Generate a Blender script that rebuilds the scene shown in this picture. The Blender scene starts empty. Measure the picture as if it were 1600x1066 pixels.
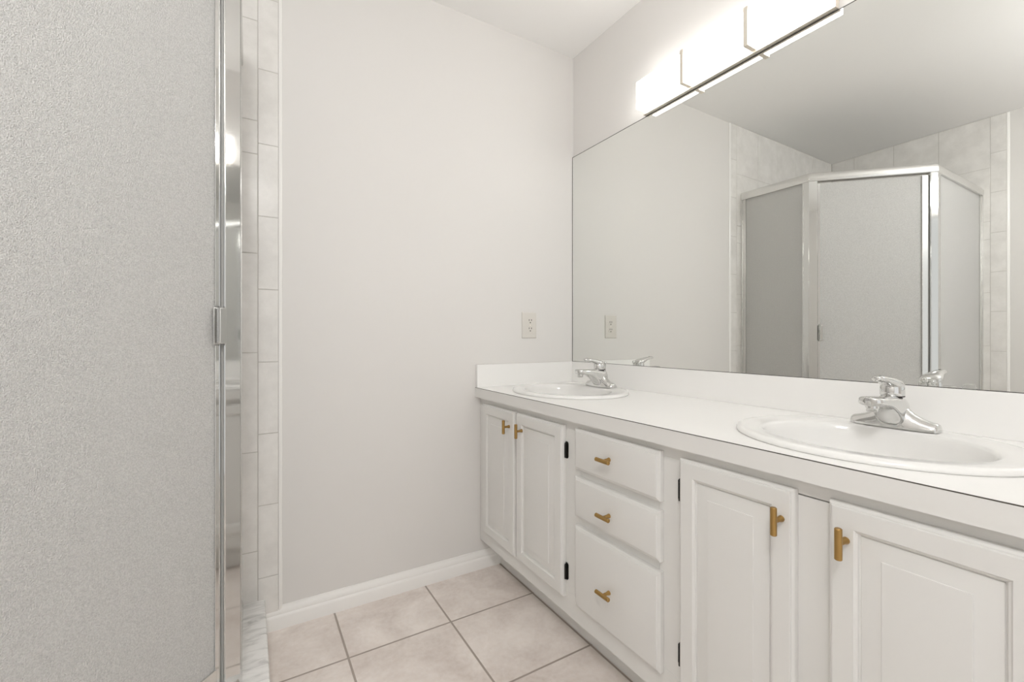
import bpy, bmesh, math, random
from mathutils import Vector, Matrix
random.seed(7)
S = bpy.context.scene
COL = S.collection
PI = math.pi

# ------------------------------------------------------------------ camera
CAM_POS = (-1.4128, -1.7638, 1.0233)
YAW = 30.825                     # degrees clockwise from +Y
cam_d = bpy.data.cameras.new('camera')
cam = bpy.data.objects.new('camera', cam_d)
COL.objects.link(cam)
cam.location = CAM_POS
cam.rotation_euler = (PI / 2, 0, -math.radians(YAW))
cam_d.sensor_width = 36.0
cam_d.lens = 36.0 * 690.256 / 1600.0
cam_d.shift_y = (528.59 - 533.0) / 1600.0
cam_d.clip_start = 0.02
S.camera = cam

# ------------------------------------------------------------------ world, light, exposure
world = bpy.data.worlds.new('world_fill')  # even white background, added as fill through the rear opening
S.world = world
world.use_nodes = True
WORLD_STRENGTH = 1.2
bg = world.node_tree.nodes['Background']
bg.inputs[0].default_value = (1.0, 1.0, 1.0, 1)
bg.inputs[1].default_value = WORLD_STRENGTH
SHADE_STRENGTH = 9.5
FILL_STRENGTH = 80.0  # glow of the added fill globe
S.view_settings.view_transform = 'Standard'
S.view_settings.look = 'None'
S.view_settings.gamma = 1.0
S.view_settings.use_curve_mapping = False
S.view_settings.exposure = -0.29
S.cycles.use_denoising = True
S.cycles.max_bounces = 16
S.cycles.diffuse_bounces = 8
S.cycles.glossy_bounces = 8
S.cycles.transmission_bounces = 10
S.cycles.transparent_max_bounces = 12
S.cycles.sample_clamp_indirect = 8.0
S.cycles.caustics_reflective = True
S.cycles.caustics_refractive = True
S.cycles.blur_glossy = 0.5

# ------------------------------------------------------------------ measures of the room
ROOM_H = 2.44
WALL_L = -2.6866
REAR = -3.0
COUNTER_Z = 0.8054
MIRROR_B, MIRROR_T = 0.9075, 1.9342
Y_END = -1.72                    # end of vanity

# ------------------------------------------------------------------ materials
def new_mat(name):
    m = bpy.data.materials.new(name); m.use_nodes = True
    nt = m.node_tree
    return m, nt, nt.nodes['Principled BSDF']

def add_bump(nt, b, scale, strength, dist=0.001, detail=2.0, coord='Object'):
    tc = nt.nodes.new('ShaderNodeTexCoord')
    n = nt.nodes.new('ShaderNodeTexNoise'); n.inputs['Scale'].default_value = scale
    n.inputs['Detail'].default_value = detail
    bp = nt.nodes.new('ShaderNodeBump'); bp.inputs['Strength'].default_value = strength
    bp.inputs['Distance'].default_value = dist
    nt.links.new(tc.outputs[coord], n.inputs['Vector'])
    nt.links.new(n.outputs['Fac'], bp.inputs['Height'])
    nt.links.new(bp.outputs['Normal'], b.inputs['Normal'])
    return bp

def plain(name, col, rough=0.5, metal=0.0, bump=None, spec=None):
    m, nt, b = new_mat(name)
    b.inputs['Base Color'].default_value = (*col, 1)
    b.inputs['Roughness'].default_value = rough
    b.inputs['Metallic'].default_value = metal
    if spec is not None: b.inputs['Specular IOR Level'].default_value = spec
    if bump: add_bump(nt, b, *bump)
    return m

def mottled(name, c1, c2, scale, rough, bump=None, detail=6.0, lo=0.35, hi=0.65, spec=None):
    m, nt, b = new_mat(name)
    tc = nt.nodes.new('ShaderNodeTexCoord')
    n = nt.nodes.new('ShaderNodeTexNoise'); n.inputs['Scale'].default_value = scale
    n.inputs['Detail'].default_value = detail; n.inputs['Roughness'].default_value = 0.65
    r = nt.nodes.new('ShaderNodeValToRGB')
    r.color_ramp.elements[0].position = lo; r.color_ramp.elements[0].color = (*c1, 1)
    r.color_ramp.elements[1].position = hi; r.color_ramp.elements[1].color = (*c2, 1)
    nt.links.new(tc.outputs['Object'], n.inputs['Vector'])
    nt.links.new(n.outputs['Fac'], r.inputs['Fac'])
    nt.links.new(r.outputs['Color'], b.inputs['Base Color'])
    b.inputs['Roughness'].default_value = rough
    if spec is not None: b.inputs['Specular IOR Level'].default_value = spec
    if bump: add_bump(nt, b, *bump)
    return m

M = {}
M['wall'] = plain('wall_paint', (0.715, 0.70, 0.68), 0.55, bump=(260, 0.08, 0.0006))
M['ceiling'] = plain('ceiling_paint', (0.88, 0.875, 0.865), 0.8, bump=(120, 0.15, 0.001))
M['trim'] = plain('trim_paint', (0.86, 0.85, 0.83), 0.35)
M['cabinet'] = plain('cabinet_paint', (0.70, 0.695, 0.675), 0.38, bump=(90, 0.05, 0.0006))
M['cabinet_in'] = plain('cabinet_interior', (0.05, 0.045, 0.04), 0.8)
M['laminate'] = plain('white_laminate', (0.85, 0.845, 0.83), 0.32, bump=(500, 0.03, 0.0003))
M['edge_band'] = plain('edge_band_laminate', (0.73, 0.725, 0.705), 0.35)
M['seam'] = plain('laminate_seam', (0.07, 0.06, 0.05), 0.6)
M['ceramic'] = plain('white_ceramic', (0.80, 0.795, 0.78), 0.12)
M['chrome'] = plain('polished_chrome', (0.71, 0.71, 0.70), 0.06, 1.0)
M['alu'] = plain('bright_anodised_frame', (0.76, 0.755, 0.74), 0.24, 1.0)
M['nickel'] = plain('brushed_nickel', (0.90, 0.85, 0.77), 0.5, 1.0)
M['brass'] = plain('antique_brass', (0.42, 0.265, 0.095), 0.36, 1.0, bump=(900, 0.05, 0.0003))
M['black'] = plain('black_hinge_metal', (0.018, 0.017, 0.015), 0.45, 0.6)
M['dark'] = plain('dark_edge', (0.05, 0.045, 0.04), 0.6)
M['plate'] = plain('ivory_plastic', (0.66, 0.635, 0.59), 0.35)
M['grout'] = plain('tile_grout', (0.55, 0.53, 0.50), 0.8)
M['rubber'] = plain('grey_gasket', (0.36, 0.36, 0.35), 0.5)
M['clear'] = plain('clear_plastic', (0.93, 0.93, 0.92), 0.12)
M['clear'].node_tree.nodes['Principled BSDF'].inputs['Transmission Weight'].default_value = 0.9
M['walltile'] = mottled('wall_tile_glaze', (0.70, 0.685, 0.66), (0.80, 0.785, 0.76), 9.0, 0.22, bump=(30, 0.08, 0.002))
M['bullnose'] = plain('bullnose_glaze', (0.83, 0.82, 0.80), 0.2)
M['pan'] = plain('shower_pan', (0.82, 0.81, 0.79), 0.3)

def floor_material():
    m, nt, b = new_mat('floor_tile')
    L = nt.links.new
    tc = nt.nodes.new('ShaderNodeTexCoord')
    mp = nt.nodes.new('ShaderNodeMapping'); mp.inputs['Location'].default_value = (1.138 + 0.3525 * 20, 0.283 + 0.350 * 20, 0)
    L(tc.outputs['Object'], mp.inputs['Vector'])
    br = nt.nodes.new('ShaderNodeTexBrick'); br.offset = 0.0; br.squash = 1.0
    br.inputs['Scale'].default_value = 1.0
    br.inputs['Brick Width'].default_value = 0.3525; br.inputs['Row Height'].default_value = 0.350
    br.inputs['Mortar Size'].default_value = 0.0038; br.inputs['Mortar Smooth'].default_value = 0.25
    br.inputs['Color1'].default_value = (0, 0, 0, 1); br.inputs['Color2'].default_value = (1, 1, 1, 1)
    L(mp.outputs[0], br.inputs['Vector'])
    n = nt.nodes.new('ShaderNodeTexNoise'); n.inputs['Scale'].default_value = 5.5; n.inputs['Detail'].default_value = 8
    n.inputs['Roughness'].default_value = 0.62; n.inputs['Distortion'].default_value = 0.4
    L(tc.outputs['Object'], n.inputs['Vector'])
    r = nt.nodes.new('ShaderNodeValToRGB')
    r.color_ramp.elements[0].position = 0.32; r.color_ramp.elements[0].color = (0.64, 0.57, 0.525, 1)
    r.color_ramp.elements[1].position = 0.66; r.color_ramp.elements[1].color = (0.85, 0.79, 0.745, 1)
    L(n.outputs['Fac'], r.inputs['Fac'])
    n2 = nt.nodes.new('ShaderNodeTexNoise'); n2.inputs['Scale'].default_value = 60; n2.inputs['Detail'].default_value = 4
    L(tc.outputs['Object'], n2.inputs['Vector'])
    mx0 = nt.nodes.new('ShaderNodeMix'); mx0.data_type = 'RGBA'; mx0.blend_type = 'OVERLAY'
    mx0.inputs['Factor'].default_value = 0.25
    L(r.outputs['Color'], mx0.inputs['A']); L(n2.outputs['Fac'], mx0.inputs['B'])
    mx = nt.nodes.new('ShaderNodeMix'); mx.data_type = 'RGBA'
    L(br.outputs['Fac'], mx.inputs['Factor']); L(mx0.outputs['Result'], mx.inputs['A'])
    mx.inputs['B'].default_value = (0.36, 0.31, 0.27, 1)
    L(mx.outputs['Result'], b.inputs['Base Color'])
    b.inputs['Roughness'].default_value = 0.42
    inv = nt.nodes.new('ShaderNodeMath'); inv.operation = 'SUBTRACT'; inv.inputs[0].default_value = 1.0
    L(br.outputs['Fac'], inv.inputs[1])
    ad = nt.nodes.new('ShaderNodeMath'); ad.operation = 'MULTIPLY_ADD'; ad.inputs[1].default_value = 0.15
    L(n.outputs['Fac'], ad.inputs[0]); L(inv.outputs[0], ad.inputs[2])
    bp = nt.nodes.new('ShaderNodeBump'); bp.inputs['Strength'].default_value = 0.5; bp.inputs['Distance'].default_value = 0.002
    L(ad.outputs[0], bp.inputs['Height']); L(bp.outputs[0], b.inputs['Normal'])
    return m
M['floor'] = floor_material()

def marble_material():
    m, nt, b = new_mat('grey_veined_marble')
    L = nt.links.new
    tc = nt.nodes.new('ShaderNodeTexCoord')
    mp = nt.nodes.new('ShaderNodeMapping'); mp.inputs['Rotation'].default_value = (0, 0, math.radians(-28))
    mp.inputs['Scale'].default_value = (1.0, 3.2, 1.6)
    L(tc.outputs['Object'], mp.inputs['Vector'])
    n = nt.nodes.new('ShaderNodeTexNoise'); n.inputs['Scale'].default_value = 13; n.inputs['Detail'].default_value = 7
    n.inputs['Distortion'].default_value = 0.9
    L(mp.outputs[0], n.inputs['Vector'])
    r = nt.nodes.new('ShaderNodeValToRGB')
    e = r.color_ramp.elements
    e[0].position = 0.28; e[0].color = (0.52, 0.52, 0.51, 1)
    e[1].position = 0.56; e[1].color = (0.80, 0.795, 0.78, 1)
    x = e.new(0.44); x.color = (0.70, 0.695, 0.68, 1)
    L(n.outputs['Fac'], r.inputs['Fac']); L(r.outputs['Color'], b.inputs['Base Color'])
    b.inputs['Roughness'].default_value = 0.25
    return m
M['marble'] = marble_material()

def frosted_material():
    m, nt, b = new_mat('obscure_glass')
    L = nt.links.new
    out = nt.nodes['Material Output']
    b.inputs['Base Color'].default_value = (0.97, 0.97, 0.96, 1)
    b.inputs['Roughness'].default_value = 0.22
    b.inputs['Transmission Weight'].default_value = 1.0
    b.inputs['IOR'].default_value = 1.46
    bp = add_bump(nt, b, 480, 1.0, 0.0050, 1.5)
    d = nt.nodes.new('ShaderNodeBsdfDiffuse'); d.inputs['Color'].default_value = (0.95, 0.945, 0.93, 1)
    t = nt.nodes.new('ShaderNodeBsdfTranslucent'); t.inputs['Color'].default_value = (0.92, 0.915, 0.90, 1)
    L(bp.outputs[0], d.inputs['Normal'])
    a = nt.nodes.new('ShaderNodeMixShader'); a.inputs[0].default_value = 0.28
    L(d.outputs[0], a.inputs[1]); L(t.outputs[0], a.inputs[2])
    x = nt.nodes.new('ShaderNodeMixShader'); x.inputs[0].default_value = 0.78
    L(b.outputs[0], x.inputs[1]); L(a.outputs[0], x.inputs[2])
    tc = nt.nodes.new('ShaderNodeTexCoord')
    n = nt.nodes.new('ShaderNodeTexNoise'); n.inputs['Scale'].default_value = 360; n.inputs['Detail'].default_value = 2.0
    L(tc.outputs['Object'], n.inputs['Vector'])
    mr = nt.nodes.new('ShaderNodeMapRange'); mr.inputs['From Min'].default_value = 0.3; mr.inputs['From Max'].default_value = 0.7
    mr.inputs['To Min'].default_value = 0.69; mr.inputs['To Max'].default_value = 0.90
    L(n.outputs['Fac'], mr.inputs['Value']); L(mr.outputs[0], x.inputs[0])
    L(x.outputs[0], out.inputs['Surface'])
    return m
M['frosted'] = frosted_material()

def mirror_material():
    m, nt, b = new_mat('silvered_mirror')
    b.inputs['Base Color'].default_value = (0.855, 0.865, 0.845, 1)
    b.inputs['Metallic'].default_value = 1.0
    b.inputs['Roughness'].default_value = 0.0
    return m
M['mirror'] = mirror_material()

def shade_material():
    m, nt, b = new_mat('lit_white_acrylic')
    b.inputs['Base Color'].default_value = (0.9, 0.9, 0.88, 1)
    b.inputs['Roughness'].default_value = 0.4
    b.inputs['Emission Color'].default_value = (1.0, 0.985, 0.955, 1)
    b.inputs['Emission Strength'].default_value = SHADE_STRENGTH
    return m
M['shade'] = shade_material()

# ------------------------------------------------------------------ mesh helpers
def BM(): return bmesh.new()

def box(bm, x0, x1, y0, y1, z0, z1):
    x0, x1 = sorted((x0, x1)); y0, y1 = sorted((y0, y1)); z0, z1 = sorted((z0, z1))
    v = [bm.verts.new(p) for p in ((x0, y0, z0), (x1, y0, z0), (x1, y1, z0), (x0, y1, z0),
                                   (x0, y0, z1), (x1, y0, z1), (x1, y1, z1), (x0, y1, z1))]
    return [bm.faces.new([v[i] for i in f]) for f in ((3, 2, 1, 0), (4, 5, 6, 7), (0, 1, 5, 4), (1, 2, 6, 5), (2, 3, 7, 6), (3, 0, 4, 7))]

def loft(bm, rings, cap=True, closed=True):
    vs = [[bm.verts.new(p) for p in r] for r in rings]
    n = len(rings[0])
    for a, b in zip(vs, vs[1:]):
        for i in range(n if closed else n - 1):
            j = (i + 1) % n
            bm.faces.new((a[i], a[j], b[j], b[i]))
    if cap:
        bm.faces.new(list(reversed(vs[0]))); bm.faces.new(vs[-1])
    return vs

def tube(bm, p0, p1, r0, r1=None, n=16):
    p0, p1 = Vector(p0), Vector(p1); r1 = r0 if r1 is None else r1
    d = (p1 - p0).normalized()
    u = d.orthogonal().normalized(); w = d.cross(u)
    rr = []
    for p, r in ((p0, r0), (p1, r1)):
        rr.append([p + u * (r * math.cos(2 * PI * i / n)) + w * (r * math.sin(2 * PI * i / n)) for i in range(n)])
    loft(bm, rr)

def lathe(bm, prof, c, n=32, axis='z', cap=True):
    rings = []
    for r, h in prof:
        ring = []
        for i in range(n):
            a = 2 * PI * i / n
            if axis == 'z': ring.append((c[0] + r * math.cos(a), c[1] + r * math.sin(a), c[2] + h))
            elif axis == 'x': ring.append((c[0] + h, c[1] + r * math.cos(a), c[2] + r * math.sin(a)))
            else: ring.append((c[0] + r * math.sin(a), c[1] + h, c[2] + r * math.cos(a)))
        rings.append(ring)
    loft(bm, rings, cap)

def prism(bm, pts, z0, z1):
    """vertical prism over plan outline pts"""
    loft(bm, [[(x, y, z0) for x, y in pts], [(x, y, z1) for x, y in pts]])

WPOS = {}
def empty(name, loc, label, cat, group=None):
    o = bpy.data.objects.new(name, None); COL.objects.link(o)
    o.location = loc; o.empty_display_size = 0.05
    WPOS[o] = Vector(loc)
    o['label'] = label; o['category'] = cat
    if group: o['group'] = group
    return o

def obj(name, bm, mat, parent=None, bevel=0.0, seg=2, smooth=False, angle=40, label=None, cat=None, group=None, kind=None, subsurf=0):
    bmesh.ops.recalc_face_normals(bm, faces=bm.faces[:])
    xs = [v.co.x for v in bm.verts]; ys = [v.co.y for v in bm.verts]; zs = [v.co.z for v in bm.verts]
    c = Vector(((min(xs) + max(xs)) / 2, (min(ys) + max(ys)) / 2, min(zs)))
    if kind == 'structure': c = Vector((0, 0, 0))
    for v in bm.verts: v.co -= c
    me = bpy.data.meshes.new(name); bm.to_mesh(me); bm.free()
    me.materials.append(mat)
    o = bpy.data.objects.new(name, me); COL.objects.link(o)
    WPOS[o] = c
    if parent is not None:
        o.parent = parent; o.location = c - WPOS[parent]
    else:
        o.location = c
    if bevel > 0:
        b = o.modifiers.new('bevel', 'BEVEL'); b.width = bevel; b.segments = seg
        b.limit_method = 'ANGLE'; b.angle_limit = math.radians(30)
        b.harden_normals = False
    if subsurf:
        s = o.modifiers.new('subsurf', 'SUBSURF'); s.levels = subsurf; s.render_levels = subsurf
    if smooth or bevel > 0:
        for p in me.polygons: p.use_smooth = True
        try: me.set_sharp_from_angle(angle=math.radians(angle))
        except Exception: pass
    if label: o['label'] = label
    if cat: o['category'] = cat
    if group: o['group'] = group
    if kind: o['kind'] = kind
    return o

def struct(name, bm, mat, label, cat='room', **k):
    return obj(name, bm, mat, None, label=label, cat=cat, kind='structure', **k)

def copy_thing(src, loc, name=None):
    """copy of a thing with copies of its parts and sub-parts"""
    r = src.copy(); COL.objects.link(r); r.location = loc; WPOS[r] = Vector(loc)
    for ch in list(src.children):
        c = ch.copy(); COL.objects.link(c); c.parent = r
        for g in list(ch.children):
            d = g.copy(); COL.objects.link(d); d.parent = c
    return r

# ------------------------------------------------------------------ room shell
T = 0.10
b = BM(); box(b, WALL_L - T, T, REAR - T, T, -0.10, 0.0)
struct('floor', b, M['floor'], 'square beige mottled ceramic tiles with brown grout on the floor', 'floor')
b = BM(); box(b, WALL_L - T, T, REAR - T, T, ROOM_H, ROOM_H + 0.10)
struct('ceiling', b, M['ceiling'], 'flat white painted ceiling above the vanity and shower', 'ceiling')
b = BM(); box(b, WALL_L - T, T, 0.0, T, 0, ROOM_H)
struct('wall_back', b, M['wall'], 'plain warm white wall with the electrical outlet, beside the vanity', 'wall')
b = BM(); box(b, 0.0, T, REAR, 0.0, 0, ROOM_H)
struct('wall_right', b, M['wall'], 'warm white wall carrying the large mirror and vanity light', 'wall')
b = BM(); box(b, WALL_L - T, WALL_L, REAR, 0.0, 0, ROOM_H)
struct('wall_left', b, M['wall'], 'warm white wall beyond the shower, seen in the mirror', 'wall')
# rear wall with a wide opening added to let fill light in
OX0, OX1, OZ = -2.30, -0.55, 2.15
b = BM()
box(b, WALL_L, OX0, REAR - T, REAR, 0, ROOM_H); box(b, OX1, 0.0, REAR - T, REAR, 0, ROOM_H)
box(b, OX0, OX1, REAR - T, REAR, OZ, ROOM_H)
struct('wall_rear', b, M['wall'], 'warm white wall behind the camera with a wide opening added for fill light', 'wall')

# daylight put in to brighten the room, with a portal at the opening
la = bpy.data.lights.new('fill_portal', 'AREA'); la.shape = 'RECTANGLE'
la.size = OX1 - OX0; la.size_y = OZ
la.cycles.is_portal = True
lo = bpy.data.objects.new('fill_portal', la); COL.objects.link(lo)
lo.location = ((OX0 + OX1) / 2, REAR - 0.02, OZ / 2); lo.rotation_euler = (PI / 2, 0, 0)

# baseboard on the back wall (moulded profile extruded along x)
def baseboard(name, x0, x1, label):
    prof = [(0, 0), (-0.014, 0), (-0.014, 0.040), (-0.0125, 0.046), (-0.0095, 0.050), (-0.010, 0.058), (-0.0075, 0.066), (-0.004, 0.072), (-0.003, 0.078), (0, 0.078)]
    bm = BM()
    loft(bm, [[(x0, y, z) for y, z in prof], [(x1, y, z) for y, z in prof]])
    return struct(name, bm, M['trim'], label, 'baseboard', smooth=True, angle=25)
baseboard('baseboard_back', -1.363, -0.4287, 'white moulded baseboard along the foot of the back wall')
bm = BM()
prof = [(0, 0), (0.014, 0), (0.014, 0.040), (0.0125, 0.046), (0.0095, 0.050), (0.010, 0.058), (0.0075, 0.066), (0.004, 0.072), (0.003, 0.078), (0, 0.078)]
loft(bm, [[(WALL_L + x, REAR, z) for x, z in prof], [(WALL_L + x, -0.99, z) for x, z in prof]])
struct('baseboard_left', bm, M['trim'], 'white moulded baseboard along the left wall', 'baseboard', smooth=True, angle=25)

# ------------------------------------------------------------------ shower wall tiles
Z_MAIN = [1.657 - 0.342 * k for k in range(5, -1, -1)]          # -0.053 .. 1.657
Z_MAIN = [z for z in Z_MAIN if z > 0.02]
Z_COL = [0.02] + Z_MAIN + [1.772, 2.116, ROOM_H - 0.001]
Z_STRIP = [0.058, 0.192, 0.443, 0.691, 0.940, 1.1925, 1.4455, 1.696, 1.9535, 2.205, ROOM_H - 0.001]
TT = 0.008     # tile thickness
GAP = 0.0013

def tiles_on_back(bm, xs, zs):
    for x0, x1 in zip(xs, xs[1:]):
        for z0, z1 in zip(zs, zs[1:]):
            fs = box(bm, x0 + GAP, x1 - GAP, -TT, -0.001, z0 + GAP, z1 - GAP)
def tiles_on_left(bm, ys, zs):
    for y0, y1 in zip(ys, ys[1:]):
        for z0, z1 in zip(zs, zs[1:]):
            box(bm, WALL_L + 0.001, WALL_L + TT, y0 + GAP, y1 - GAP, z0 + GAP, z1 - GAP)

XC = [-2.6786, -2.62, -2.373, -2.126, -1.879, -1.632, -1.385]
b = BM(); tiles_on_back(b, XC, Z_COL)
struct('wall_back_tile', b, M['walltile'], 'pale grey tall wall tiles on the back wall of the shower', 'wall tile', bevel=0.0009, seg=2)
YC = [-0.904, -0.657, -0.410, -0.163, -0.009]
b = BM(); tiles_on_left(b, YC, Z_COL)
struct('wall_left_tile', b, M['walltile'], 'pale grey tall wall tiles on the left wall of the shower, seen in the mirror', 'wall tile', bevel=0.0009, seg=2)
b = BM(); tiles_on_back(b, [-1.385, -1.3215], Z_STRIP)
struct('trim_1', b, M['walltile'], 'narrow column of upright trim tiles edging the shower on the back wall', 'wall tile', bevel=0.0009, seg=2)
b = BM(); tiles_on_left(b, [-0.975, -0.904], Z_STRIP)
struct('trim_2', b, M['walltile'], 'narrow column of upright trim tiles edging the shower on the left wall', 'wall tile', bevel=0.0009, seg=2)
# rounded light edge of the trim columns
def bullnose_back(bm, x0, x1, z0, z1):
    pts = [(x0, -0.0005)] + [(x0 + (x1 - x0) * math.sin(t), -0.0005 - (TT - 0.0005) * math.cos(t)) for t in [PI / 2 * i / 6 for i in range(7)]]
    prism(bm, pts, z0, z1)
b = BM(); bullnose_back(b, -1.3212, -1.3085, 0.058, ROOM_H - 0.001)
struct('trim_3', b, M['bullnose'], 'rounded white tile edge running up the back wall beside the shower', 'wall tile', smooth=True, angle=60)
b = BM()
pts = [(WALL_L + 0.0005, -0.9753)] + [(WALL_L + 0.0005 + (TT - 0.0005) * math.cos(t), -0.9753 - 0.0127 * math.sin(t)) for t in [PI / 2 * i / 6 for i in range(7)]]
prism(b, pts, 0.078, ROOM_H - 0.001)
struct('trim_4', b, M['bullnose'], 'rounded white tile edge running up the left wall beside the shower', 'wall tile', smooth=True, angle=60)
# grout beds
b = BM(); box(b, WALL_L, -1.3215, -0.0066, -0.0002, 0.058, ROOM_H)
struct('wall_back_grout', b, M['grout'], 'grey grout lines between the back wall shower tiles', 'wall tile')
b = BM(); box(b, WALL_L + 0.0002, WALL_L + 0.0066, -0.9752, -0.0066, 0.08, ROOM_H)
struct('wall_left_grout', b, M['grout'], 'grey grout lines between the left wall shower tiles', 'wall tile')

# ------------------------------------------------------------------ shower plan (neo-angle)
XA = -1.447                                 # line of the short glass panel
P0 = Vector((XA, -0.0085)); P1 = Vector((XA, -0.420))
SD = 0.437
P2 = Vector((XA - SD, P1.y - SD)); P3 = Vector((WALL_L + TT + 0.0005, P1.y - SD))
PATH = [P0, P1, P2, P3]
def offset_path(path, d):
    """offset to the right-hand side (room side) by d, mitred"""
    out = []
    n = len(path)
    for i, p in enumerate(path):
        ns = []
        for a, c in ((i - 1, i), (i, i + 1)):
            if 0 <= a and c < n:
                t = (path[c] - path[a]).normalized(); ns.append(Vector((-t.y, t.x)))
        if len(ns) == 1: out.append(p + ns[0] * d)
        else:
            m = (ns[0] + ns[1]).normalized(); out.append(p + m * (d / m.dot(ns[0])))
    return out
def sweep(bm, path, section):
    """section: list of (offset, z); swept along mitred path"""
    cols = [offset_path(path, o) for o, z in section]
    rings = []
    for i in range(len(path)):
        rings.append([(cols[k][i].x, cols[k][i].y, section[k][1]) for k in range(len(section))])
    loft(bm, rings)

CURB_Z = 0.118
cs = [(-0.06, 0.0), (-0.06, CURB_Z - 0.004), (-0.056, CURB_Z), (0.0765, CURB_Z), (0.0815, CURB_Z - 0.0015), (0.084, CURB_Z - 0.006), (0.084, 0.0)]
b = BM(); sweep(b, PATH, cs)
obj('shower_curb', b, M['marble'], None, smooth=True, angle=35, label='grey veined marble curb under the glass shower enclosure', cat='shower curb', group=None)
# shower pan
inn = offset_path(PATH, -0.061)
b = BM(); prism(b, [(WALL_L + TT + 0.001, -TT - 0.001), (inn[0].x, -TT - 0.001), (inn[1].x, inn[1].y), (inn[2].x, inn[2].y), (WALL_L + TT + 0.001, inn[3].y)][::-1], 0.002, 0.05)
struct('floor_shower', b, M['pan'], 'white shower pan inside the marble curb', 'floor')

# ------------------------------------------------------------------ shower enclosure
HZ0, HZ1 = 1.945, 1.995
enc = empty('shower_enclosure', (XA, P1.y, CURB_Z), 'chrome framed corner shower enclosure with pebbled frosted glass and an angled door', 'shower enclosure')
b = BM(); sweep(b, PATH, [(-0.019, HZ0), (-0.019, HZ1 - 0.004), (-0.016, HZ1), (0.010, HZ1), (0.019, HZ1 - 0.016), (0.019, HZ0 + 0.006), (0.016, HZ0)])
obj('header_rail', b, M['alu'], enc, bevel=0.0012)
b = BM(); sweep(b, PATH, [(-0.018, CURB_Z), (-0.018, CURB_Z + 0.028), (-0.010, CURB_Z + 0.032), (0.010, CURB_Z + 0.032), (0.018, CURB_Z + 0.012), (0.020, CURB_Z)])
obj('bottom_track', b, M['alu'], enc, bevel=0.0012)
ZB, ZT = CURB_Z + 0.032, HZ0

def rect_on(bm, p, t, a0, a1, d0, d1, z0, z1):
    """box along direction t from point p: a along, d to room side"""
    n = Vector((-t.y, t.x))
    pts = [p + t * a + n * d for a, d in ((a0, d0), (a1, d0), (a1, d1), (a0, d1))]
    prism(bm, [(q.x, q.y) for q in pts], z0, z1)
tA = (P1 - P0).normalized(); tD = (P2 - P1).normalized(); tB = (P3 - P2).normalized()
LA, LD, LB = (P1 - P0).length, (P2 - P1).length, (P3 - P2).length
# wall jambs
b = BM(); rect_on(b, P0, tA, 0.0, 0.010, -0.017, 0.0155, ZB, ZT); rect_on(b, P0, tA, 0.010, 0.030, -0.011, 0.011, ZB, ZT)
obj('wall_jamb', b, M['alu'], enc, bevel=0.0012)
b = BM(); rect_on(b, P3, -tB, 0.0, 0.010, -0.017, 0.0155, ZB, ZT); rect_on(b, P3, -tB, 0.010, 0.030, -0.011, 0.011, ZB, ZT)
obj('wall_jamb', b, M['alu'], enc, bevel=0.0012)
# corner posts: a leg along each side with a soft nose, and fluted lips
def corner_post(p, t_in, t_out, l_in, l_out):
    bm = BM()
    n1 = Vector((-t_in.y, t_in.x)); n2 = Vector((-t_out.y, t_out.x)); m = (n1 + n2).normalized(); k = 1 / m.dot(n1)
    o, i = 0.0165, -0.0165
    pts = [p + n1 * o - t_in * l_in, p + m * (o * k), p + n2 * o + t_out * l_out, p + n2 * i + t_out * l_out, p + m * (i * k), p + n1 * i - t_in * l_in]
    prism(bm, [(q.x, q.y) for q in pts], ZB, ZT)
    # raised ribs near the lips
    rect_on(bm, p, t_in, -l_in + 0.003, -l_in + 0.007, o, o + 0.0018, ZB, ZT)
    return obj('corner_post', bm, M['chrome'], enc, bevel=0.0016, seg=3)
corner_post(P1, tA, tD, 0.030, 0.0375)
corner_post(P2, tD, tB, 0.030, 0.034)
b = BM(); rect_on(b, P1, tD, 0.0377, 0.0398, -0.012, 0.0095, ZB, ZT)
obj('gasket', b, M['rubber'], enc)
# fixed panels
b = BM(); rect_on(b, P0, tA, 0.022, LA - 0.020, -0.0025, 0.0025, ZB - 0.012, ZT + 0.010)
obj('side_panel', b, M['frosted'], enc, label='short frosted panel meeting the back wall')
b = BM(); rect_on(b, P2, tB, 0.020, LB - 0.022, -0.0025, 0.0025, ZB - 0.012, ZT + 0.010)
obj('side_panel', b, M['frosted'], enc, label='long frosted panel meeting the left wall')
# door
D0, D1 = 0.044, LD - 0.036                 # along the angled side
DZ0, DZ1 = ZB + 0.010, ZT - 0.012
b = BM(); rect_on(b, P1, tD, D0, D1, -0.003, 0.003, DZ0, DZ1)
door = obj('door', b, M['frosted'], enc, label='angled frosted glass door')
b = BM(); rect_on(b, P1, tD, D0 - 0.004, D0 + 0.012, -0.0052, -0.0032, DZ0, DZ1)
rect_on(b, P1, tD, D0 - 0.004, D0 - 0.0002, -0.0052, 0.0062, DZ0, DZ1)
rect_on(b, P1, tD, D0 - 0.004, D0 + 0.012, 0.0032, 0.0062, DZ0, 1.006); rect_on(b, P1, tD, D0 - 0.004, D0 + 0.012, 0.0032, 0.0062, 1.102, DZ1)
obj('edge_strip', b, M['chrome'], door, bevel=0.0008)
b = BM(); rect_on(b, P1, tD, D1 - 0.028, D1 - 0.0005, 0.0034, 0.010, DZ0, DZ1); rect_on(b, P1, tD, D1 - 0.028, D1 - 0.0005, -0.010, -0.0034, DZ0, DZ1)
obj('hinge_rail', b, M['alu'], door, bevel=0.0012)
b = BM(); rect_on(b, P1, tD, D1 + 0.0002, D1 + 0.005, -0.008, 0.008, DZ0, DZ1)
obj('gasket', b, M['rubber'], enc)
b = BM(); rect_on(b, P1, tD, D0 + 0.010, D1, 0.0034, 0.008, DZ0, DZ0 + 0.051); rect_on(b, P1, tD, D0 + 0.010, D1, -0.008, -0.0034, DZ0, DZ0 + 0.051)
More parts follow.
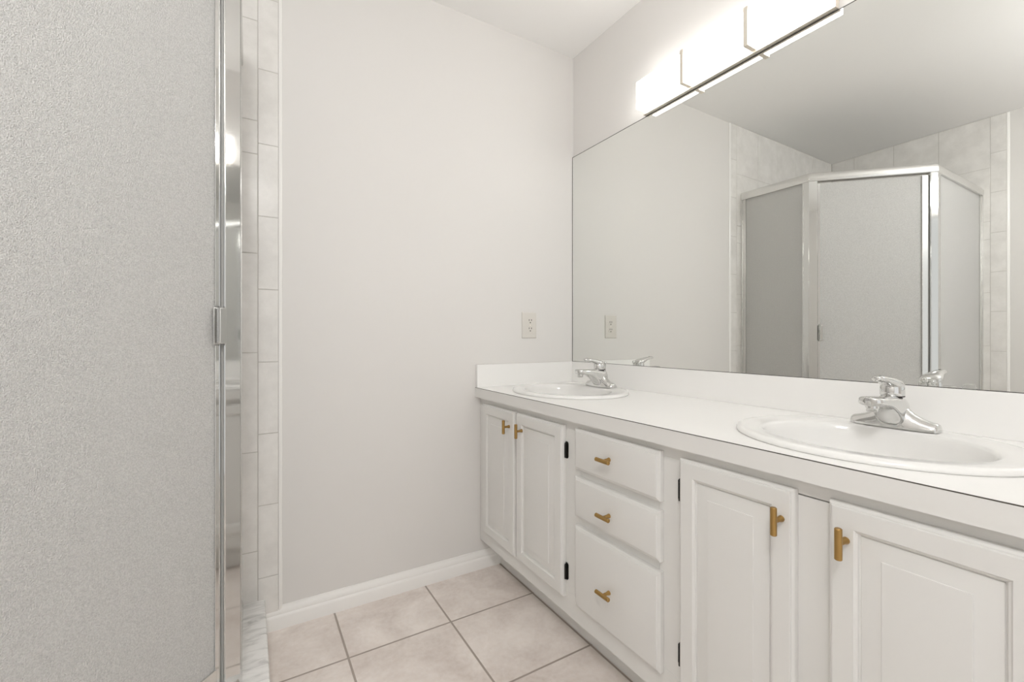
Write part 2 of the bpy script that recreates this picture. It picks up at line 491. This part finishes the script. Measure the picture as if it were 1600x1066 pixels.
obj('bottom_sweep', b, M['alu'], door, bevel=0.001)
# pulls, outside and inside
b = BM()
rect_on(b, P1, tD, D0 + 0.001, D0 + 0.019, 0.0066, 0.010, 1.008, 1.099)
rect_on(b, P1, tD, D0 + 0.004, D0 + 0.008, 0.010, 0.026, 1.010, 1.097)
rect_on(b, P1, tD, D0 + 0.001, D0 + 0.019, 0.024, 0.029, 1.010, 1.097)
obj('door_pull', b, M['chrome'], door, bevel=0.0012)
b = BM()
rect_on(b, P1, tD, D0 + 0.012, D0 + 0.028, -0.010, -0.0066, 1.008, 1.099)
rect_on(b, P1, tD, D0 + 0.018, D0 + 0.022, -0.032, -0.010, 1.010, 1.097)
rect_on(b, P1, tD, D0 + 0.012, D0 + 0.030, -0.036, -0.031, 1.010, 1.097)
obj('door_pull', b, M['chrome'], door, bevel=0.0012)

# ------------------------------------------------------------------ vanity cabinet
XF = -0.5248           # face of the frame
XD = -0.5435           # front of doors
CB, CT = 0.128, 0.7634 # bottom, top of the box
van = empty('vanity_cabinet', (-0.30, -0.86, 0.0), 'long white painted bathroom vanity cabinet with raised panel doors and brass pulls', 'cabinet')
# carcass: sides, bottom, back, partitions
b = BM()
box(b, XF + 0.0191, -0.002, -0.018, -0.001, CB, CT); box(b, XF + 0.0191, -0.002, Y_END, Y_END + 0.018, CB, CT)
box(b, XF + 0.0191, -0.002, Y_END + 0.018, -0.018, CB, CB + 0.016)
for y in (-0.655, -1.045): box(b, XF + 0.0191, -0.002, y - 0.008, y + 0.008, CB + 0.016, CT - 0.002)
obj('carcass', b, M['cabinet'], van)
b = BM(); box(b, -0.010, -0.003, Y_END + 0.019, -0.019, CB + 0.017, CT - 0.002)
obj('back_panel', b, M['cabinet_in'], van)
b = BM()
box(b, -0.4287, -0.410, Y_END, -0.001, 0.001, CB)
obj('toe_kick', b, M['cabinet'], van)
# face frame
FF = (XF, XF + 0.019)
RAIL_Z = 0.7315
b = BM()
box(b, *FF, Y_END, -0.001, RAIL_Z, CT)                       # top rail
box(b, *FF, Y_END, -0.001, CB, 0.205)                        # bottom rail
for y0, y1 in ((-0.064, -0.001), (-0.350, -0.300), (-0.700, -0.612), (-1.090, -1.000), (-1.402, -1.310), (Y_END, -1.600)):
    gap = 0.0022 if y0 in (-0.350, -1.402) else 0.0002
    box(b, *FF, y0, y1, 0.2052, RAIL_Z - gap)
for z0, z1 in ((0.578, 0.628), (0.428, 0.480)):
    box(b, *FF, -0.9998, -0.7002, z0, z1)
obj('face_frame', b, M['cabinet'], van, bevel=0.0008)

def raised_door(bm, y0, y1, z0, z1):
    """cope-and-stick door with a raised panel; y0>y1 (left, right)"""
    t = XF - XD
    rings = [(0, 0.0005), (0, t - 0.009), (0.0012, t - 0.0055), (0.004, t - 0.0032), (0.0052, t - 0.0032), (0.0062, t - 0.0005), (0.0075, t),
             (0.0385, t), (0.0405, t - 0.0022), (0.0435, t - 0.0034), (0.0445, t - 0.0075), (0.0465, t - 0.0085), (0.0475, t - 0.0070), (0.0760, t - 0.0022), (0.0768, t - 0.0008), (0.079, t - 0.0006)]
    rr = [[(XF - h, y0 - i, z0 + i), (XF - h, y1 + i, z0 + i), (XF - h, y1 + i, z1 - i), (XF - h, y0 - i, z1 - i)] for i, h in rings]
    loft(bm, rr)
def slab_front(bm, y0, y1, z0, z1):
    t = XF - XD
    rings = [(0, 0.0005), (0, t - 0.0075), (0.0015, t - 0.005), (0.005, t - 0.0035), (0.008, t - 0.0028), (0.0092, t - 0.0004), (0.0105, t)]
    rr = [[(XF - h, y0 - i, z0 + i), (XF - h, y1 + i, z0 + i), (XF - h, y1 + i, z1 - i), (XF - h, y0 - i, z1 - i)] for i, h in rings]
    loft(bm, rr)

def pull(parent, y, z, vertical, name='pull_handle'):
    bm = BM()
    x = XD
    lathe(bm, [(0.0062, 0.0), (0.0058, -0.004), (0.0045, -0.008), (0.0042, -0.023)], (x - 0.0002, y, z), 16, 'x')
    h = 0.0265; r = 0.0058
    pr = [(r - 0.0012, -h), (r, -h + 0.0012), (r, h - 0.0012), (r - 0.0012, h)]
    lathe(bm, pr, (x - 0.0265, y, z), 12, 'z' if vertical else 'y')
    return obj(name, bm, M['brass'], parent, smooth=True, angle=35, label='brass T-bar pull')

def hinge(parent, y, z, side, mat):
    """side=+1: frame lies to the left (greater y) of the door edge"""
    bm = BM()
    h = 0.0275
    s = side
    # frame leaf with rounded ends, barrel, door wrap
    pts = []
    for k in range(9):
        a = PI * k / 8
        pts.append((y + s * (0.004 + 0.0075 * math.sin(a)), z - (h - 0.006) - 0.0035 * math.cos(a) * 1 if k < 4 else z + (h - 0.006) - 0.0035 * math.cos(a)))
    leaf = [(y + s * 0.0010, z - h), (y + s * 0.009, z - h + 0.001), (y + s * 0.0125, z - h + 0.006), (y + s * 0.0125, z + h - 0.006), (y + s * 0.009, z + h - 0.001), (y + s * 0.0010, z + h)]
    loft(bm, [[(XF - 0.0004, a, c) for a, c in leaf], [(XF - 0.0032, a, c) for a, c in leaf]])
    tube(bm, (XF - 0.0065, y + s * 0.0042, z - h + 0.003), (XF - 0.0065, y + s * 0.0042, z + h - 0.008), 0.0036, n=12)
    tube(bm, (XF - 0.0065, y + s * 0.0042, z + h - 0.007), (XF - 0.0065, y + s * 0.0042, z + h - 0.003), 0.0036, 0.0018, n=12)
    return obj('hinge', bm, mat, parent, smooth=True, angle=35)

DZB, DZT = 0.186, 0.7405
def add_door(y0, y1, hy, hside, hmat, pull_y):
    bm = BM(); raised_door(bm, y0, y1, DZB, DZT)
    d = obj('cabinet_door', bm, M['cabinet'], van, smooth=True, angle=18)
    pull(d, pull_y, 0.6805, True)
    for z in (0.661, 0.2685): hinge(d, hy, z, hside, hmat)
    return d
add_door(-0.052, -0.3185, -0.052, 1, M['cabinet'], -0.2865)
add_door(-0.3335, -0.6205, -0.6205, -1, M['black'], -0.3785)
add_door(-1.0705, -1.3265, -1.0705, 1, M['black'], -1.3052)
add_door(-1.3830, -1.6400, -1.6400, -1, M['black'], -1.4108)
for z0, z1, pz in ((0.6170, 0.7430, 0.682), (0.4675, 0.5940, 0.5245), (0.1910, 0.4420, 0.3085)):
    bm = BM(); slab_front(bm, -0.6815, -1.0135, z0, z1)
    d = obj('drawer_front', bm, M['cabinet'], van, smooth=True, angle=18)
    pull(d, -0.8390, pz, False)

# ------------------------------------------------------------------ countertop with two sink cut-outs
XCF = -0.5495
SINKS = [(-0.290, -0.334), (-0.290, -1.345)]
SA, SB = 0.255, 0.220
def ellipse(cx, cy, a, bb, n=64): return [(cx + bb * math.cos(2 * PI * i / n), cy + a * math.sin(2 * PI * i / n)) for i in range(n)]
def slab_with_holes(bm, outer, holes, z0, z1):
    def loop(pts, z):
        vs = [bm.verts.new((x, y, z)) for x, y in pts]
        es = [bm.edges.new((vs[i], vs[(i + 1) % len(vs)])) for i in range(len(vs))]
        return vs, es
    tops = [loop(p, z1) for p in [outer] + holes]
    bots = [loop(p, z0) for p in [outer] + holes]
    for L in (tops, bots):
        bmesh.ops.triangle_fill(bm, edges=[e for _, es in L for e in es], use_beauty=True)
    for (tv, _), (bv, _) in zip(tops, bots):
        n = len(tv)
        for i in range(n):
            j = (i + 1) % n
            bm.faces.new((tv[i], tv[j], bv[j], bv[i]))
b = BM()
slab_with_holes(b, [(XCF, Y_END - 0.012), (-0.0008, Y_END - 0.012), (-0.0008, -0.0008), (XCF, -0.0008)],
                [ellipse(x, y, SA - 0.018, SB - 0.018) for x, y in SINKS], CT + 0.0002, COUNTER_Z)
ctop = obj('vanity_countertop', b, M['laminate'], None, label='long white laminate countertop with backsplash over the vanity cabinet', cat='countertop')
b = BM(); box(b, XCF - 0.0012, XCF - 0.0001, Y_END - 0.012, -0.0008, CT + 0.0002, COUNTER_Z - 0.0016)
obj('edge_band', b, M['edge_band'], ctop, label='pale grey front edge band')
b = BM(); box(b, XCF - 0.0012, XCF + 0.0004, Y_END - 0.012, -0.0008, COUNTER_Z - 0.0014, COUNTER_Z + 0.0002)
obj('edge_seam', b, M['seam'], ctop, label='dark seam line along the front edge')
BSZ = 0.9062
b = BM(); box(b, -0.0185, -0.0008, Y_END - 0.012, -0.0008, COUNTER_Z, BSZ)
obj('backsplash', b, M['laminate'], ctop, bevel=0.001)
b = BM(); box(b, XCF + 0.001, -0.0187, -0.0170, -0.0008, COUNTER_Z, BSZ)
obj('side_splash', b, M['laminate'], ctop, bevel=0.001)
b = BM(); box(b, XCF + 0.003, -0.0192, -0.0020, -0.0003, BSZ - 0.0002, BSZ + 0.0012)
obj('caulk_line', b, M['grout'], ctop)

# ------------------------------------------------------------------ sinks
RIM_Z = 0.0125
def make_sink(cx, cy):
    n = 72
    z = COUNTER_Z
    sh = -0.010                     # bowl lies towards the front, faucet deck behind
    prof = [  # (a, b, shift, height)
        (SA - 0.019, SB - 0.019, 0, -0.004), (SA - 0.002, SB - 0.002, 0, 0.0004), (SA, SB, 0, 0.0025), (SA - 0.0005, SB - 0.0005, 0, 0.006), (SA - 0.003, SB - 0.003, 0, 0.0095), (SA - 0.007, SB - 0.007, 0, 0.0118), (SA - 0.011, SB - 0.011, 0, RIM_Z),
        (SA - 0.018, SB - 0.018, 0, RIM_Z - 0.0003), (SA - 0.028, SB - 0.026, -0.002, RIM_Z - 0.0014), (0.200, 0.165, sh + 0.002, RIM_Z - 0.0026), (0.195, 0.160, sh, RIM_Z - 0.0042), (0.191, 0.1560, sh, RIM_Z - 0.009),
        (0.187, 0.1525, sh, -0.010), (0.182, 0.147, sh, -0.035), (0.172, 0.137, sh, -0.065), (0.152, 0.118, sh, -0.095), (0.120, 0.091, sh, -0.116), (0.080, 0.060, sh, -0.127), (0.04, 0.034, sh, -0.1315), (0.022, 0.022, sh, -0.1325)]
    bm = BM()
    rings = []
    for a, bb, s, h in prof:
        rings.append([(cx + s + bb * math.cos(2 * PI * i / n), cy + a * math.sin(2 * PI * i / n), z + h) for i in range(n)])
    loft(bm, rings, cap=False)
    # outer underside shell so the bowl has thickness
    prof2 = [(0.022, 0.022, sh, -0.140), (0.09, 0.063, sh, -0.135), (0.137, 0.095, sh, -0.124), (0.173, 0.122, sh, -0.101), (0.193, 0.138, sh, -0.068), (0.205, 0.148, sh, -0.035), (SA - 0.030, SB - 0.030, 0, -0.010), (SA - 0.019, SB - 0.019, 0, -0.004)]
    rings2 = [[(cx + s + bb * math.cos(2 * PI * i / n), cy + a * math.sin(2 * PI * i / n), z + h) for i in range(n)] for a, bb, s, h in prof2]
    loft(bm, rings2, cap=False)
    bmesh.ops.remove_doubles(bm, verts=bm.verts[:], dist=0.00005)
    s = obj('sink', bm, M['ceramic'], None, smooth=True, angle=70)
    # drain flange and overflow
    bm = BM()
    lathe(bm, [(0.012, -0.004), (0.016, 0.0005), (0.021, 0.002), (0.0225, 0.0005), (0.0225, -0.006)], (cx + sh, cy, z - 0.1318), 28)
    lathe(bm, [(0.0115, 0.0), (0.012, 0.005), (0.010, 0.007), (0.003, 0.0078)], (cx + sh, cy, z - 0.1315), 24)
    obj('drain', bm, M['chrome'], s, smooth=True, angle=50, label='chrome drain')
    return s
sk1 = make_sink(*SINKS[0])
sk1['label'] = 'oval white ceramic drop-in sink nearest the back wall corner'; sk1['category'] = 'sink'; sk1['group'] = 'oval vanity sinks'
sk2 = copy_thing(sk1, sk1.location + Vector((SINKS[1][0] - SINKS[0][0], SINKS[1][1] - SINKS[0][1], 0)))
sk2['label'] = 'oval white ceramic drop-in sink nearest the camera, below the right half of the mirror'

# ------------------------------------------------------------------ faucets
def superellipse(cx_f, y_hw, z0, z1, fx, cy, zc, n=24, e=2.6):
    pts = []
    zm, zh = (z0 + z1) / 2, (z1 - z0) / 2
    for i in range(n):
        a = 2 * PI * i / n
        c, s = math.cos(a), math.sin(a)
        yy = y_hw * math.copysign(abs(c) ** (2 / e), c); zz = zh * math.copysign(abs(s) ** (2 / e), s)
        pts.append((fx - cx_f, cy + yy, zc + zm + zz))
    return pts

def make_faucet(fx, fy):
    z = COUNTER_Z + RIM_Z - 0.0010
    root = empty('faucet', (fx, fy, z), 'chrome single lever faucet', 'faucet', 'chrome vanity faucets')
    # base: wings rising to the middle
    bm = BM()
    st = [(-0.0815, 0.012, 0.0125), (-0.0805, 0.0175, 0.0165), (-0.076, 0.0215, 0.0188), (-0.068, 0.0238, 0.0205), (-0.054, 0.0252, 0.0250), (-0.040, 0.0262, 0.033), (-0.030, 0.0265, 0.042), (-0.024, 0.0268, 0.050)]
    st = st + [(0, 0.027, 0.056)] + [(-a, w, h) for a, w, h in reversed(st)]
    rings = []
    for dy, w, h in st:
        w *= 0.92
        ring = []
        ring.append((fx - w, fy + dy, z)); ring.append((fx - w * 1.0, fy + dy, z + 0.005 if h > 0.012 else z + h * 0.4))
        for i in range(9):
            a = PI - PI * i / 8
            zz = max(0.005 if h > 0.012 else h * 0.4, h * (abs(math.sin(a)) ** 0.75))
            ring.append((fx + w * 0.97 * math.cos(a), fy + dy, z + zz + 0.0001 * i))
        ring.append((fx + w, fy + dy, z + 0.005 if h > 0.012 else z + h * 0.4)); ring.append((fx + w, fy + dy, z))
        rings.append(ring)
    loft(bm, rings)
    obj('base', bm, M['chrome'], root, smooth=True, angle=50)
    # body and spout
    bm = BM()
    secs = [  # f (forward), half width, z bottom, z top
        (-0.027, 0.012, 0.004, 0.045), (-0.025, 0.019, 0.002, 0.056), (-0.018, 0.0245, 0.001, 0.066), (-0.006, 0.0265, 0.001, 0.071), (0.010, 0.0275, 0.001, 0.0735), (0.022, 0.0275, 0.004, 0.074), (0.034, 0.027, 0.019, 0.0745),
        (0.048, 0.0267, 0.032, 0.075), (0.066, 0.0262, 0.0435, 0.0757), (0.086, 0.0258, 0.0505, 0.0763), (0.106, 0.0255, 0.0545, 0.0768), (0.124, 0.0248, 0.0565, 0.0772), (0.134, 0.0228, 0.0572, 0.0772), (0.1405, 0.0185, 0.0578, 0.0770), (0.1445, 0.0115, 0.0584, 0.0766), (0.1455, 0.0060, 0.0590, 0.0760)]
    secs = [(f if f < 0.03 else 0.03 + (f - 0.03) * 0.88, w, a, c) for f, w, a, c in secs]
    loft(bm, [superellipse(f, w, a, c, fx, fy, z, e=3.4) for f, w, a, c in secs])
    sp = obj('spout', bm, M['chrome'], root, smooth=True, angle=60)
    bm = BM()
    lathe(bm, [(0.0125, 0.0), (0.0125, -0.006), (0.0112, -0.0065), (0.0112, -0.013), (0.0100, -0.0145), (0.0088, -0.012), (0.0088, -0.003)], (fx - 0.112, fy, z + 0.0590), 24)
    obj('aerator', bm, M['chrome'], sp, smooth=True, angle=40)
    # lever cap: domed cap over the body, drawn forward into a looped lever
    bm = BM()
    lathe(bm, [(0.0222, 0.0), (0.0230, 0.002), (0.0230, 0.010), (0.0226, 0.018), (0.0205, 0.025), (0.0160, 0.030), (0.0080, 0.033), (0.001, 0.0335)], (fx - 0.007, fy, z + 0.0737), 32)
    secs = [(-0.0185, 0.0120, 0.086, 0.0985), (-0.012, 0.0185, 0.086, 0.1060), (-0.002, 0.0222, 0.087, 0.1115), (0.010, 0.0225, 0.089, 0.1150), (0.024, 0.0198, 0.094, 0.1175), (0.038, 0.0165, 0.1005, 0.1195), (0.052, 0.0138, 0.1055, 0.1212),
            (0.066, 0.0130, 0.1080, 0.1228), (0.078, 0.0125, 0.1090, 0.1235), (0.085, 0.0098, 0.1110, 0.1226), (0.088, 0.0050, 0.1135, 0.1208)]
    secs = [(f + 0.004, w, a, c - 0.001) for f, w, a, c in secs]
    loft(bm, [superellipse(f, w, a, c, fx, fy, z, e=2.3) for f, w, a, c in secs])
    lv = obj('lever', bm, M['chrome'], root, smooth=True, angle=55)
    bm = BM(); lathe(bm, [(0.0030, 0.0), (0.0030, 0.0007), (0.0022, 0.0009)], (fx - 0.073, fy, z + 0.1217), 14)
    obj('index_dot', bm, M['dark'], lv, label='small dark dot on the lever tip')
    bm = BM(); tube(bm, (fx - 0.004, fy, z + 0.0710), (fx - 0.004, fy, z + 0.0745), 0.0218, n=32)
    obj('gap_ring', bm, M['dark'], root, label='dark gap under the lever cap')
    # pop-up lift rod behind
    bm = BM()
    tube(bm, (fx + 0.0275, fy, z + 0.030), (fx + 0.0275, fy, z + 0.094), 0.0022, n=10)
    lathe(bm, [(0.0022, 0.0), (0.0052, 0.003), (0.0058, 0.008), (0.0045, 0.012), (0.0012, 0.0135)], (fx + 0.0275, fy, z + 0.092), 16)
    obj('lift_rod', bm, M['chrome'], root, smooth=True, angle=50)
    return root
f1 = make_faucet(-0.118, -0.334)
f1['label'] = 'chrome single lever faucet on the sink nearest the back wall corner'
f2 = copy_thing(f1, f1.location + Vector((0, -1.334 + 0.334, 0)))
f2['label'] = 'chrome single lever faucet on the sink nearest the camera'

# ------------------------------------------------------------------ mirror
b = BM(); box(b, -0.0058, -0.0012, Y_END - 0.05, -0.0022, MIRROR_B, MIRROR_T)
mir = obj('wall_mirror', b, M['mirror'], None, label='large frameless mirror on the wall over the vanity backsplash', cat='mirror')
b = BM()
e = 0.0024
box(b, -0.0061, -0.0012, -0.0022 - e * 0.6, -0.0008, MIRROR_B - e, MIRROR_T + e)
box(b, -0.0061, -0.0012, Y_END - 0.05, -0.0022, MIRROR_T, MIRROR_T + e)
box(b, -0.0061, -0.0012, Y_END - 0.05, -0.0022, MIRROR_B - e * 0.75, MIRROR_B + e * 0.2)
obj('edge', b, M['dark'], mir, label='dark edge line of the mirror')
b = BM()
pts = [(-1.4465, 0.0), (-1.4465, 0.008), (-1.4425, 0.0125), (-1.4345, 0.0135), (-1.4265, 0.0125), (-1.4225, 0.008), (-1.4225, 0.0)]
loft(b, [[(-0.0062, y, BSZ + 0.0002 + h) for y, h in pts], [(-0.0095, y, BSZ + 0.0002 + h * 0.93) for y, h in pts]])
obj('mirror_clip', b, M['clear'], None, bevel=0.0006, label='small clear plastic clip at the bottom edge of the mirror', cat='mirror clip')

# ------------------------------------------------------------------ vanity light
LY0, LY1 = -0.484, -1.163
SX = -0.063
lt = empty('vanity_light', (-0.01, (LY0 + LY1) / 2, 1.940), 'long lit white bar light with brushed nickel straps above the mirror', 'light')
b = BM(); box(b, -0.022, -0.0012, LY1 - 0.012, LY0 + 0.002, 1.9385, 2.070)
obj('backplate', b, M['nickel'], lt, bevel=0.001)
b = BM(); box(b, SX, -0.0224, LY1, LY0, 1.951, 2.060)
obj('lamp_shade', b, M['shade'], lt, bevel=0.002, label='glowing white acrylic shade')
def strap(y):
    bm = BM(); w = 0.0072
    box(bm, SX - 0.0052, SX - 0.0006, y - w, y + w, 1.9450, 2.0675)
    box(bm, SX - 0.0006, -0.0224, y - w, y + w, 1.9450, 1.9495)
    box(bm, SX - 0.0006, -0.0224, y - w, y + w, 2.0628, 2.0675)
    return bm
for y in (-0.705, -0.945): obj('strap', strap(y), M['nickel'], lt, bevel=0.0006)

# ------------------------------------------------------------------ outlet
oy = 0.0
ox0, ox1, oz0, oz1 = -0.3075, -0.2262, 1.0238, 1.1452
out = empty('electrical_outlet', ((ox0 + ox1) / 2, -0.001, oz0), 'ivory electrical outlet plate on the back wall left of the mirror', 'outlet')
b = BM()
rings = [(0.0, 0.0006), (0.0, 0.003), (0.0025, 0.0052), (0.004, 0.0056)]
loft(b, [[(ox0 + i, -h, oz0 + i), (ox1 - i, -h, oz0 + i), (ox1 - i, -h, oz1 - i), (ox0 + i, -h, oz1 - i)] for i, h in rings])
obj('wall_plate', b, M['plate'], out, smooth=True, angle=30)
ocx, ocz = (ox0 + ox1) / 2 + 0.004, (oz0 + oz1) / 2
for dz in (0.0195, -0.0195):
    bm = BM(); w = 0.0125; h = 0.0135; c = 0.005
    pts = [(-w + c, -h), (w - c, -h), (w, -h + c), (w, h - c), (w - c, h), (-w + c, h), (-w, h - c), (-w, -h + c)]
    loft(bm, [[(ocx + x, -0.0054, ocz + dz + zz) for x, zz in pts], [(ocx + x, -0.0066, ocz + dz + zz) for x, zz in pts]])
    r = obj('receptacle', bm, M['plate'], out, bevel=0.0004)
    bm = BM()
    box(bm, ocx - 0.0080, ocx - 0.0048, -0.0070, -0.0062, ocz + dz + 0.0012, ocz + dz + 0.0092)
    box(bm, ocx + 0.0048, ocx + 0.0080, -0.0070, -0.0062, ocz + dz + 0.0012, ocz + dz + 0.0092)
    lathe(bm, [(0.0031, -0.0070), (0.0031, -0.0062)], (ocx, 0, ocz + dz - 0.0068), 14, 'y')
    obj('slots', bm, M['dark'], r, label='dark plug slots')
bm = BM(); lathe(bm, [(0.0026, -0.0066), (0.0031, -0.0060), (0.0031, -0.0052)], (ocx, 0, ocz), 14, 'y')
obj('screw', bm, M['nickel'], out, smooth=True)

# ------------------------------------------------------------------ unseen fill globe behind the camera, added to brighten the room
def fill_globe_material():
    m, nt, b = new_mat('fill_globe_glow')
    b.inputs['Base Color'].default_value = (0.9, 0.9, 0.88, 1)
    b.inputs['Emission Color'].default_value = (1.0, 0.995, 0.985, 1)
    b.inputs['Emission Strength'].default_value = FILL_STRENGTH
    return m
DX, DY, DZ = -1.60, -2.08, 2.12
cl = empty('fill_globe', (DX, DY, DZ - 0.13), 'unseen white globe added as fill light, hung from the ceiling above the camera', 'fill light')
b = BM(); lathe(b, [(0.001, -0.0005), (0.062, -0.0005), (0.064, -0.010), (0.050, -0.022), (0.010, -0.026), (0.009, DZ + 0.150 - ROOM_H), (0.045, DZ + 0.146 - ROOM_H), (0.052, DZ + 0.112 - ROOM_H), (0.001, DZ + 0.112 - ROOM_H)], (DX, DY, ROOM_H), 32)
obj('stem', b, M['nickel'], cl, smooth=True, angle=40)
b = BM(); lathe(b, [(max(0.001, 0.125 * math.sin(PI * i / 24)), 0.125 * math.cos(PI * i / 24)) for i in range(3, 25)], (DX, DY, DZ), 40)
obj('lamp_shade', b, fill_globe_material(), cl, smooth=True, angle=60)  # glowing ball of the added fill globe
